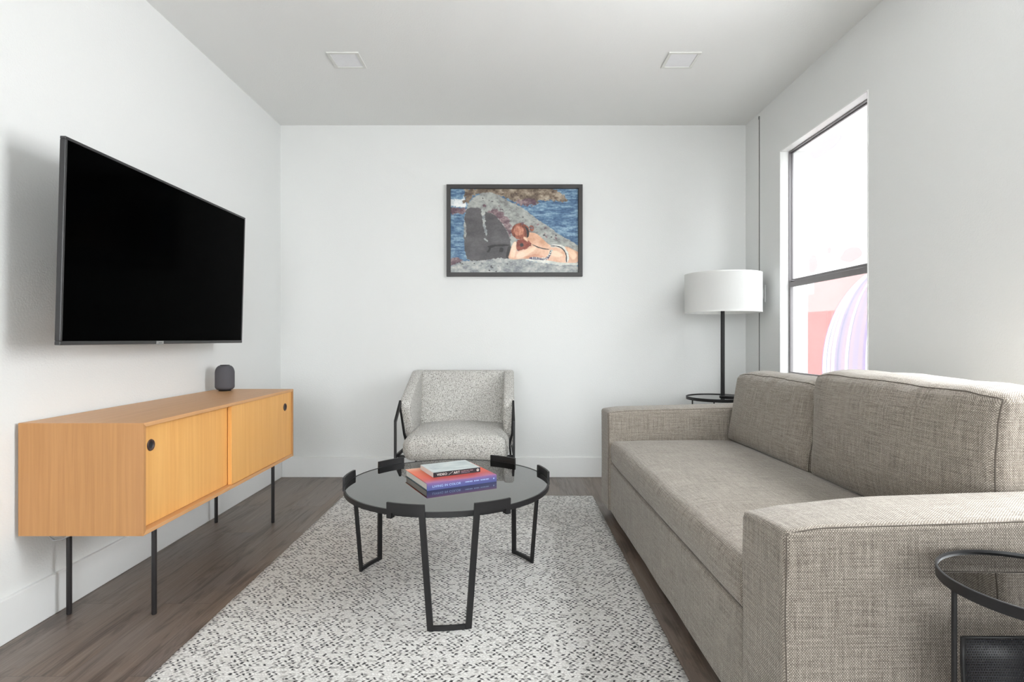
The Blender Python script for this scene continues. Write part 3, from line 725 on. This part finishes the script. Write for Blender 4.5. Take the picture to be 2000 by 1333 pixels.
# ------------------------------------------------------------------ armchair
ch = thing('armchair', 'light grey boucle armchair with black flat steel legs against the back wall', 'armchair', (-0.318, 3.10, 0.0))
def seat_def(p, h):
    q_ = p.copy(); u, v = p.x / h[0], p.y / h[1]
    if p.z > 0: q_.z += 0.034 * (1 - u * u) * (1 - 0.6 * v * v) * (p.z / h[2]); q_.z -= 0.016 * (p.z / h[2]) * max(0, -v) ** 3
    q_.y -= 0.018 * (1 - u * u) * max(0, -v)
    return q_
bm = bmesh.new(); soft_box(bm, -0.306, 0.306, 0.035, 0.58, 0.300, 0.447, 0.060, seat_def, 0.04)
o = finish('seat_cushion', bm, M['boucle'], ch, True); box_uv(o)
def back_def(p, h):
    q_ = p.copy(); u, w = p.x / h[0], p.z / h[2]
    q_.y += 0.055 * w
    if p.y < 0: q_.y += 0.016 * u * u
    return q_
bm = bmesh.new(); soft_box(bm, -0.285, 0.285, 0.53, 0.64, 0.34, 0.790, 0.018, back_def, 0.05)
o = finish('backrest', bm, M['boucle'], ch, True); box_uv(o, (1.3, 0.4))
def wing(sx):
    prof = [(0.135, 0.600), (0.150, 0.640), (0.565, 0.792), (0.690, 0.790), (0.690, 0.60), (0.640, 0.34), (0.300, 0.34), (0.245, 0.42)]
    bm = bmesh.new(); xi, xo = sx * 0.272, sx * 0.338
    a = [bm.verts.new((xi, y, z)) for y, z in prof]; b = [bm.verts.new((xo, y, z)) for y, z in prof]
    bm.faces.new(a); bm.faces.new(b)
    for k in range(len(prof)): bm.faces.new((a[k], a[(k + 1) % len(prof)], b[(k + 1) % len(prof)], b[k]))
    bmesh.ops.recalc_face_normals(bm, faces=bm.faces[:])
    bmesh.ops.bevel(bm, geom=bm.edges[:], offset=0.018, segments=4, affect='EDGES', profile=0.5)
    o = finish('side_panel', bm, M['boucle'], ch, True, angle=50); box_uv(o, (2.1, 0.2))
wing(-1); wing(1)
for sx in (-1, 1):
    x = sx * 0.335
    bm = bmesh.new()
    bar(bm, [(x, 0.022, 0.013), (x, 0.022, 0.535), (x - sx * 0.004, 0.135, 0.625), (x - sx * 0.01, 0.235, 0.43), (x - sx * 0.03, 0.27, 0.345)], 0.012, 0.022, (1, 0, 0))
    bar(bm, [(x, 0.022, 0.335), (x - sx * 0.02, 0.60, 0.335)], 0.010, 0.020, (1, 0, 0))
    bx(bm, x - 0.010, x + 0.010, 0.008, 0.036, 0.012, 0.017, 0.001)
    finish('front_leg', bm, M['black'], ch)
    bm = bmesh.new(); bar(bm, [(x - sx * 0.03, 0.56, 0.345), (x, 0.67, 0.002)], 0.012, 0.022, (1, 0, 0)); finish('rear_leg', bm, M['black'], ch)
bm = bmesh.new(); bar(bm, [(-0.335, 0.10, 0.322), (0.335, 0.10, 0.322)], 0.02, 0.012, (0, 1, 0)); finish('cross_rail', bm, M['black'], ch); bm = bmesh.new(); bar(bm, [(-0.31, 0.56, 0.335), (0.31, 0.56, 0.335)], 0.02, 0.012, (0, 1, 0))
finish('cross_rail', bm, M['black'], ch)

# ------------------------------------------------------------------ coffee table
TC = (-0.256, 2.262); TR = 0.410; TZ = 0.419
ct = thing('coffee_table', 'round black coffee table with dark mirror glass top in the middle of the rug', 'coffee table', (TC[0], TC[1], 0))
bm = bmesh.new(); lathe(bm, [(0, TZ - 0.008), (TR - 0.006, TZ - 0.008), (TR - 0.005, TZ - 0.007), (TR - 0.005, TZ - 0.001), (TR - 0.006, TZ), (0, TZ)], 128); finish('glass_top', bm, M['glass_black'], ct)
bm = bmesh.new(); lathe(bm, [(TR - 0.005, TZ - 0.018), (TR + 0.001, TZ - 0.018), (TR + 0.001, TZ + 0.001), (TR - 0.005, TZ + 0.001), (TR - 0.005, TZ - 0.018)], 128); lathe(bm, [(TR - 0.03, TZ - 0.018), (TR - 0.005, TZ - 0.018), (TR - 0.005, TZ - 0.009), (TR - 0.03, TZ - 0.009), (TR - 0.03, TZ - 0.018)], 128)
finish('rim', bm, M['black'], ct, True, angle=40)
for ac in (-83.0, 37.0, 157.0):
    bm = bmesh.new(); r0, r1 = TR + 0.0012, TR + 0.0092
    for sg in (-1, 1):
        a_in, a_out = ac + sg * 11.5, ac + sg * 30.5
        pts = []
        def P3(r, a, z): return (r * math.cos(math.radians(a)), r * math.sin(math.radians(a)), z)
        # slanted leg strap
        tdir = (-math.sin(math.radians(ac + sg * 12)), math.cos(math.radians(ac + sg * 12)), 0)
        bar(bm, [P3(TR + 0.005, ac + sg * 13.0, TZ + 0.026), P3(TR + 0.004, ac + sg * 12.7, TZ - 0.02), P3(0.392, ac + sg * 9.4, 0.013)], 0.021, 0.009, tdir)
    arcbar(bm, (0, 0), 0.386, 0.395, ac - 9.5, ac + 9.5, 0.013, 0.029, 10)
    lf = finish('leg_frame', bm, M['black'], ct)
    for sg in (-1, 1):
        bm = bmesh.new(); a_in, a_out = ac + sg * 11.6, ac + sg * 30.5
        arcbar(bm, (0, 0), r0, r1 + 0.0004, min(a_in, a_out), max(a_in, a_out), TZ - 0.008, TZ + 0.027, 14)
        h0, h1 = a_out - sg * 2.6, a_out
        arcbar(bm, (0, 0), r0, r1 + 0.0004, min(h0, h1), max(h0, h1), TZ - 0.027, TZ - 0.008, 3)
        arcbar(bm, (0, 0), r0 - 0.014, r1, min(h0, h1), max(h0, h1), TZ - 0.027, TZ - 0.020, 3)
        finish('rim_clip', bm, M['black'], lf)

# books
def text_mesh(body, size, name, mat, parent, loc, rot, ext=0.0002, sx=1.0, font_shear=0.0):
    cu = bpy.data.curves.new(name, 'FONT'); cu.body = body; cu.size = size; cu.extrude = ext; cu.space_character = 1.05
    tmp = bpy.data.objects.new('tmp_text', cu); COL.objects.link(tmp)
    dg = bpy.context.evaluated_depsgraph_get(); dg.update()
    me = bpy.data.meshes.new_from_object(tmp.evaluated_get(dg)); COL.objects.unlink(tmp); bpy.data.objects.remove(tmp)
    for v in me.vertices: v.co.x *= sx
    me.materials.clear(); me.materials.append(mat); me.name = name
    o = bpy.data.objects.new(name, me); COL.objects.link(o); o.parent = parent; o.location = loc; o.rotation_euler = rot
    return o
def book(label, loc, rz, L, Wd, H, cover_mats, hard, name='book'):
    """local x along the spine (front), y towards the fore edge; spine at y=0"""
    b = thing(name, label, 'book', loc, rz); c = 0.0022 if hard else 0.0009; ov = 0.003 if hard else 0.0
    bm = bmesh.new()
    bx(bm, 0, L, 0, Wd, H - c, H, mat=0); bx(bm, 0, L, 0, Wd, 0, c, mat=1); bx(bm, 0, L, 0, c, c, H - c, mat=2)
    bmesh.ops.recalc_face_normals(bm, faces=bm.faces[:])
    for f in bm.faces:
        ce = f.calc_center_median()
        if f.normal.y < -0.9 and ce.y < 1e-4: f.material_index = 2
        elif ce.z < c + 1e-5: f.material_index = 1
    finish('cover', bm, cover_mats, b)
    boxobj('page_block', (ov, L - ov, c, Wd - ov, c, H - c), M['paper'], b)
    return b
# gradient cover: orange to coral to violet towards the spine
t = NT('cover_orange'); s = t.sep(t.coord()); v = t.math('MULTIPLY', s[1], 1 / 0.263); nn = t.noise(t.coord(), 9.0, 2)
v2 = t.math('ADD', v, t.math('MULTIPLY', t.math('SUBTRACT', nn, 0.5), 0.25))
c1 = t.ramp(v2, [(0.0, srgb(150, 108, 165)), (0.05, srgb(178, 98, 130)), (0.20, srgb(196, 84, 80)), (0.45, srgb(222, 88, 60)), (0.75, srgb(232, 118, 82)), (1.0, srgb(240, 186, 158))])
t.base(c1); t.set(0.4, spec=0.4); cov_o = t.m
t = NT('cover_violet_spine'); s = t.sep(t.coord())
c1 = t.ramp(t.math('MULTIPLY', s[2], 1 / 0.028), [(0.0, srgb(72, 80, 132)), (0.5, srgb(90, 90, 142)), (0.9, srgb(124, 96, 142)), (1.0, srgb(142, 96, 138))])
t.base(c1); t.set(0.4, spec=0.4); cov_v = t.m
cov_b = plain('cover_teal', srgb(40, 84, 96), 0.4)
b1 = book('large orange and violet hardback book lying on the glass table top', (-0.3215, 2.114, TZ), math.radians(28.5), 0.299, 0.263, 0.0285, [cov_o, cov_b, cov_v], True)
ink1 = plain('pale_blue_ink', srgb(172, 196, 232), 0.5)
text_mesh('LIVING IN COLOR', 0.0125, 'spine_title', ink1, b1, (0.022, -0.0002, 0.0095), (PI / 2, 0, 0), sx=1.12)
bm = bmesh.new()
for k in range(22):
    if k not in (7, 13): bx(bm, 0.160 + k * 0.0048, 0.160 + k * 0.0048 + (0.0033 if k % 3 else 0.0024), -0.0004, -0.0001, 0.0128, 0.0172)
finish('spine_subtitle', bm, ink1, b1)
bm = bmesh.new(); lathe(bm, [(0, 0), (0.003, 0), (0.003, 0.0003), (0, 0.0003)], 16)
bmesh.ops.transform(bm, matrix=Matrix.Translation((0.286, 0.0, 0.0145)) @ Matrix.Rotation(PI / 2, 4, 'X'), verts=bm.verts[:]); finish('spine_emblem', bm, ink1, b1)
t = NT('cover_pale_landscape'); vz = t.noise(t.scale(t.coord(), 14, 30, 1), 1.0, 4); t.base(t.ramp(vz, [(0.3, srgb(176, 188, 190)), (0.6, srgb(208, 216, 216)), (0.8, srgb(222, 228, 226))])); t.set(0.35, spec=0.4); cov_g = t.m
blk = plain('cover_black_spine', srgb(40, 38, 42), 0.4)
b2 = book('small pale grey paperback with black spine lying on top of the orange book', (-0.3094, 2.204, TZ + 0.0285), math.radians(28.0), 0.206, 0.158, 0.0196, [cov_g, cov_g, blk], False)
ink2 = plain('white_ink', srgb(226, 222, 216), 0.5)
text_mesh('VIDEO', 0.0125, 'spine_title', ink2, b2, (0.015, -0.0002, 0.0055), (PI / 2, 0, 0), sx=1.15)
text_mesh('ART', 0.0135, 'spine_title', ink2, b2, (0.087, -0.0002, 0.0055), (PI / 2, 0, 0), sx=1.05)
bm = bmesh.new(); tube(bm, [(0.065, -0.0001, 0.0045), (0.084, -0.0001, 0.0160)], 0.0005, 6); finish('spine_slash', bm, ink2, b2)
text_mesh('THE FIRST FIFTY YEARS', 0.0050, 'spine_subtitle', plain('rose_ink', srgb(206, 170, 176), 0.5), b2, (0.119, -0.0002, 0.0105), (PI / 2, 0, 0))
bm = bmesh.new()
for k in range(9): bx(bm, 0.1195 + k * 0.0044, 0.1195 + k * 0.0044 + (0.0030 if k % 3 else 0.0022), -0.0004, -0.0001, 0.0048, 0.0076)
finish('spine_subtitle', bm, plain('mauve_ink', srgb(150, 128, 150), 0.5), b2)
bm = bmesh.new()
r_o, r_i = 0.0052, 0.0028
n = 24; vo_ = [bm.verts.new((0.194 + r_o * math.cos(2 * PI * i / n), -0.0004, 0.0098 + r_o * math.sin(2 * PI * i / n))) for i in range(n)]
vi_ = [bm.verts.new((0.194 + r_i * math.cos(2 * PI * i / n), -0.0004, 0.0098 + r_i * math.sin(2 * PI * i / n))) for i in range(n)]
for i in range(n): bm.faces.new((vo_[i], vo_[(i + 1) % n], vi_[(i + 1) % n], vi_[i]))
finish('spine_emblem', bm, ink2, b2)
bm = bmesh.new(); P_ = [(0.03, 0.02), (0.12, 0.026), (0.125, 0.028), (0.03, 0.024)]
for (xa, ya, xb, yb, w_) in ((0.02, 0.055, 0.19, 0.10, 0.002), (0.06, 0.03, 0.17, 0.04, 0.0015)):
    vs = [bm.verts.new(p) for p in ((xa, ya, 0.0197), (xb, yb, 0.0197), (xb, yb + w_, 0.0197), (xa, ya + w_, 0.0197))]; bm.faces.new(vs)
for k in range(5):
    vs = [bm.verts.new(p) for p in ((0.015, 0.10 - k * 0.012, 0.0197), (0.045 - (k % 2) * 0.008, 0.10 - k * 0.012, 0.0197), (0.045 - (k % 2) * 0.008, 0.104 - k * 0.012, 0.0197), (0.015, 0.104 - k * 0.012, 0.0197))]; bm.faces.new(vs)
finish('cover_print', bm, plain('grey_blue_ink', srgb(158, 170, 180), 0.4), b2)

# ------------------------------------------------------------------ sofa  (local x = depth from the front, y = length, near end at 0)
so = thing('sofa', 'long low grey beige tweed sofa with two back cushions under the window', 'sofa', (0.575, 1.160, 0.0), math.radians(1.2))
SL, SDp, AW = 2.09, 0.97, 0.20
def wr(p, amp, sc=6.0, seed=0.0): return amp * noise.noise(Vector((p.x * sc, p.y * sc, p.z * sc + seed)))
def sm(t_): t_ = max(0, min(1, t_)); return t_ * t_ * (3 - 2 * t_)
def arm_def(seed):
    def d(p, h):
        q_ = p.copy()
        if p.z > 0:
            k = p.z / h[2]; xx = p.x + h[0]
            q_.z += k * (0.009 * sm(xx / 0.09) + 0.022 * min(1.0, xx / 0.9) + 0.004 * (1 - (p.y / h[1]) ** 2))
            if seed < 5: q_.z -= k * 0.020 * (1 - sm(xx / 0.34)) * max(0.0, (p.y / h[1] + 1) / 2)
        q_.x += 0.004 * noise.noise(Vector((p.y * 7, p.z * 5, seed))) if p.x < 0 else 0
        q_.y += 0.003 * noise.noise(Vector((p.x * 5, p.z * 5, seed + 3)))
        return q_
    return d
for y0, y1, sd in ((0.0, AW + 0.012, 1.0), (SL - AW, SL, 7.0)):
    dims = (0.0, SDp, y0, y1, 0.048, 0.595); df = arm_def(sd)
    bm = bmesh.new(); soft_box(bm, *dims, 0.016, df, 0.035)
    o = finish('armrest', bm, M['tweed'], so, True); box_uv(o, (sd, 0.3))
    bm = bmesh.new()
    for ax, sg in ((1, -1), (1, 1)): tube(bm, seam_loop(*dims, 0.016, ax, sg, df, 30), 0.0016, 6, True)
    finish('seam', bm, M['seam'], o, True)
def base_def(p, h):
    q_ = p.copy(); q_.x += wr(p, 0.003, 5, 2.0); return q_
bm = bmesh.new(); soft_box(bm, 0.012, SDp - 0.03, AW - 0.004, SL - AW + 0.004, 0.048, 0.312, 0.012, base_def, 0.05)
o = finish('seat_base', bm, M['tweed'], so, True); box_uv(o, (0.6, 0.1))
bm = bmesh.new(); soft_box(bm, 0.865, SDp, AW - 0.004, SL - AW + 0.004, 0.25, 0.70, 0.02, None, 0.06)
o = finish('backrest_frame', bm, M['tweed'], so, True); box_uv(o, (0.2, 0.7))
def seat_df(p, h):
    q_ = p.copy(); u, v = p.x / h[0], p.y / h[1]
    if p.z > 0: q_.z += (p.z / h[2]) * (0.026 * (1 - u ** 4) * (1 - v ** 6) + wr(p, 0.004, 5, 9.0))
    if p.x < 0: q_.x -= 0.012 * (1 - (p.z / h[2]) ** 2) * (1 - v ** 8)
    q_.x += wr(p, 0.003, 4, 1.0)
    return q_
dims = (0.012, 0.72, AW + 0.014, SL - AW - 0.003, 0.312, 0.442)
bm = bmesh.new(); soft_box(bm, *dims, 0.028, seat_df, 0.035)
o = finish('seat_cushion', bm, M['tweed'], so, True); box_uv(o, (3.0, 1.3))
bm = bmesh.new()
for sg in (-1,): tube(bm, seam_loop(*dims, 0.028, 2, sg, seat_df, 40), 0.0018, 6, True)
finish('seam', bm, M['seam'], o, True)
def cushion(y0, y1, z1, lean, seed, crown):
    def df(p, h):
        q_ = p.copy(); v, w = p.y / h[1], p.z / h[2]
        if p.x < 0: q_.x -= 0.040 * (1 - v ** 4) * (1 - w ** 4) - 0.0
        else: q_.x += 0.02 * (1 - v * v) * (1 - w * w)
        if p.z > 0:
            q_.z += w * (crown * (1 - (p.x / h[0]) ** 2) * (1 - 0.5 * v ** 4) + wr(p, 0.008, 6, seed))
            q_.z -= 0.014 * w * max(0, abs(v) - 0.75) / 0.25
        q_.x += lean * (w + 1) / 2
        # soft folds radiating from the top corners
        kk = max(0, w) ** 2
        q_.x += kk * 0.010 * noise.noise(Vector((v * 6 + w * 4, w * 3, seed + 2)))
        q_.y += 0.008 * (1 - w * w) * (1 if v > 0 else -1) * abs(v) ** 3 * (-1)
        q_.x += wr(p, 0.007, 5, seed)
        return q_
    dims = (0.655, 0.850, y0, y1, 0.446, z1)
    bm = bmesh.new(); soft_box(bm, *dims, 0.030, df, 0.028)
    o = finish('back_cushion', bm, M['tweed'], so, True); box_uv(o, (seed, seed * 0.7))
    bm = bmesh.new()
    for sg in (-1, 1): tube(bm, seam_loop(*dims, 0.030, 0, sg, df, 40), 0.0020, 6, True)
    finish('seam', bm, M['seam'], o, True)
cushion(AW + 0.020, 1.068, 0.868, 0.015, 3.3, 0.016)
cushion(1.076, SL - AW - 0.006, 0.820, 0.060, 8.1, 0.014)
for lx, ly in ((0.08, 0.08), (0.08, SL - 0.08), (SDp - 0.08, 0.08), (SDp - 0.08, SL - 0.08)):
    boxobj('leg', (lx - 0.03, lx + 0.03, ly - 0.03, ly + 0.03, 0.0, 0.05), M['speaker_dark'], so, 0.004)

# ------------------------------------------------------------------ side tables
def side_table(label, cx, cy, r, z, legs, basket):
    t_ = thing('side_table', label, 'side table', (cx, cy, 0), 0, 'black round tray side tables')
    bm = bmesh.new(); lathe(bm, [(r - 0.004, z - 0.020), (r, z - 0.020), (r + 0.0005, z - 0.001), (r - 0.001, z), (r - 0.0035, z), (r - 0.004, z - 0.001), (r - 0.004, z - 0.020)], 96)
    finish('rim', bm, M['black'], t_, True, angle=35)
    bm = bmesh.new(); lathe(bm, [(0, z - 0.012), (r - 0.004, z - 0.012), (r - 0.004, z - 0.005), (0, z - 0.005)], 96); finish('glass_tray', bm, M['glass_black'], t_)
    for a in legs:
        a = math.radians(a); bm = bmesh.new(); rr = r - 0.0085
        lathe(bm, [(0, 0), (0.0045, 0), (0.0045, z - 0.012), (0, z - 0.012)], 14, (rr * math.cos(a), rr * math.sin(a), 0)); finish('leg', bm, M['black'], t_, True, angle=40)
    bm = bmesh.new(); tube(bm, [((r - 0.0085) * math.cos(2 * PI * i / 64), (r - 0.0085) * math.sin(2 * PI * i / 64), 0.05) for i in range(64)], 0.004, 8, True); finish('foot_ring', bm, M['black'], t_, True)
    if basket:
        prof = [(0.035, z - 0.116), (0.036, z - 0.16), (0.032, z - 0.22), (0.018, z - 0.275), (-0.012, z - 0.30), (-0.045, z - 0.29), (-0.068, z - 0.25), (-0.078, z - 0.20)]
        xs0, xs1 = -0.122, 0.122
        bm = bmesh.new(); uvl = bm.loops.layers.uv.new('uv'); L_ = 0.0; cols_ = []
        for i, (y, zz) in enumerate(prof):
            if i: L_ += math.dist(prof[i - 1], prof[i])
            cols_.append((bm.verts.new((xs0, y, zz)), bm.verts.new((xs1, y, zz)), L_))
        for A_, B_ in zip(cols_, cols_[1:]):
            f = bm.faces.new((A_[0], A_[1], B_[1], B_[0]))
            for lp, uv in zip(f.loops, ((xs0 + 1, A_[2] + 1), (xs1 + 1, A_[2] + 1), (xs1 + 1, B_[2] + 1), (xs0 + 1, B_[2] + 1))): lp[uvl].uv = uv
        hb = finish('magazine_sling', bm, M['mesh'], t_, True)
        md = hb.modifiers.new('thickness', 'SOLIDIFY'); md.thickness = 0.0014
        for x in (xs0, xs1):
            bm = bmesh.new(); tube(bm, [(x, y, zz) for y, zz in prof], 0.0042, 8); finish('sling_rod', bm, M['black'], hb, True)
        for (y, zz) in (prof[0], prof[-1]):
            bm = bmesh.new(); tube(bm, [(xs0, y, zz), (xs1, y, zz)], 0.0028, 8); finish('sling_rod', bm, M['black'], hb, True)
    return t_
side_table('black round side table with perforated magazine sling, beside the near sofa arm', 0.960, 0.990, 0.1595, 0.563, (172, 292, 52), True)
side_table('black round side table under the lamp in the far corner behind the sofa', 1.366, 3.66, 0.198, 0.6215, (196, 316, 76), False)

# ------------------------------------------------------------------ lamp
LX, LY_, LZ = 1.407, 3.675, 0.6165
lp = thing('table_lamp', 'tall lamp with white drum shade on thin black pole standing on the corner side table', 'lamp', (LX, LY_, LZ))
bm = bmesh.new(); lathe(bm, [(0, 0), (0.0, 0.0)], 8) if False else None
lathe(bm, [(0, 0), (0.062, 0), (0.063, 0.002), (0.063, 0.007), (0.060, 0.010), (0, 0.010)], 48, (0.045, 0, 0)); finish('base', bm, M['black'], lp, True, angle=40)
bm = bmesh.new(); lathe(bm, [(0, 0.009), (0.0135, 0.009), (0.0125, 0.80), (0.006, 0.80), (0.006, 0.82), (0, 0.82)], 20); finish('pole', bm, M['black'], lp, True, angle=40)
zb, zt = 1.177 - LZ, 1.432 - LZ; R = 0.243
bm = bmesh.new(); lathe(bm, [(R, zb), (R, zt), (R - 0.003, zt), (R - 0.003, zb), (R, zb)], 96)
for f in bm.faces:
    c = f.calc_center_median(); 
    f.material_index = 1 if math.hypot(c.x, c.y) < R - 0.0025 else 0
sh = finish('shade', bm, [M['shade'], M['shade_in']], lp, True, angle=40)
bm = bmesh.new()
for z_ in (zb + 0.003, zt - 0.003): lathe(bm, [(R + 0.0008, z_ - 0.004), (R + 0.0008, z_ + 0.004), (R - 0.0035, z_ + 0.004), (R - 0.0035, z_ - 0.004), (R + 0.0008, z_ - 0.004)], 96)
finish('shade_trim', bm, M['shade_in'], sh, True, angle=40)
bm = bmesh.new()
for k in range(3):
    a = 2 * PI * k / 3 + 0.4; tube(bm, [(0, 0, zt - 0.014), ((R - 0.002) * math.cos(a), (R - 0.002) * math.sin(a), zt - 0.010)], 0.0022, 8)
lathe(bm, [(0, zt - 0.019), (0.016, zt - 0.019), (0.016, zt - 0.009), (0, zt - 0.009)], 16)
finish('spider_fitting', bm, M['black'], sh, True, angle=40)
bm = bmesh.new(); lathe(bm, [(0, zt - 0.01), (0.007, zt - 0.01), (0.007, zt + 0.004), (0.0125, zt + 0.006), (0.013, zt + 0.018), (0.010, zt + 0.022), (0, zt + 0.023)], 20); finish('finial', bm, M['black'], lp, True, angle=40)
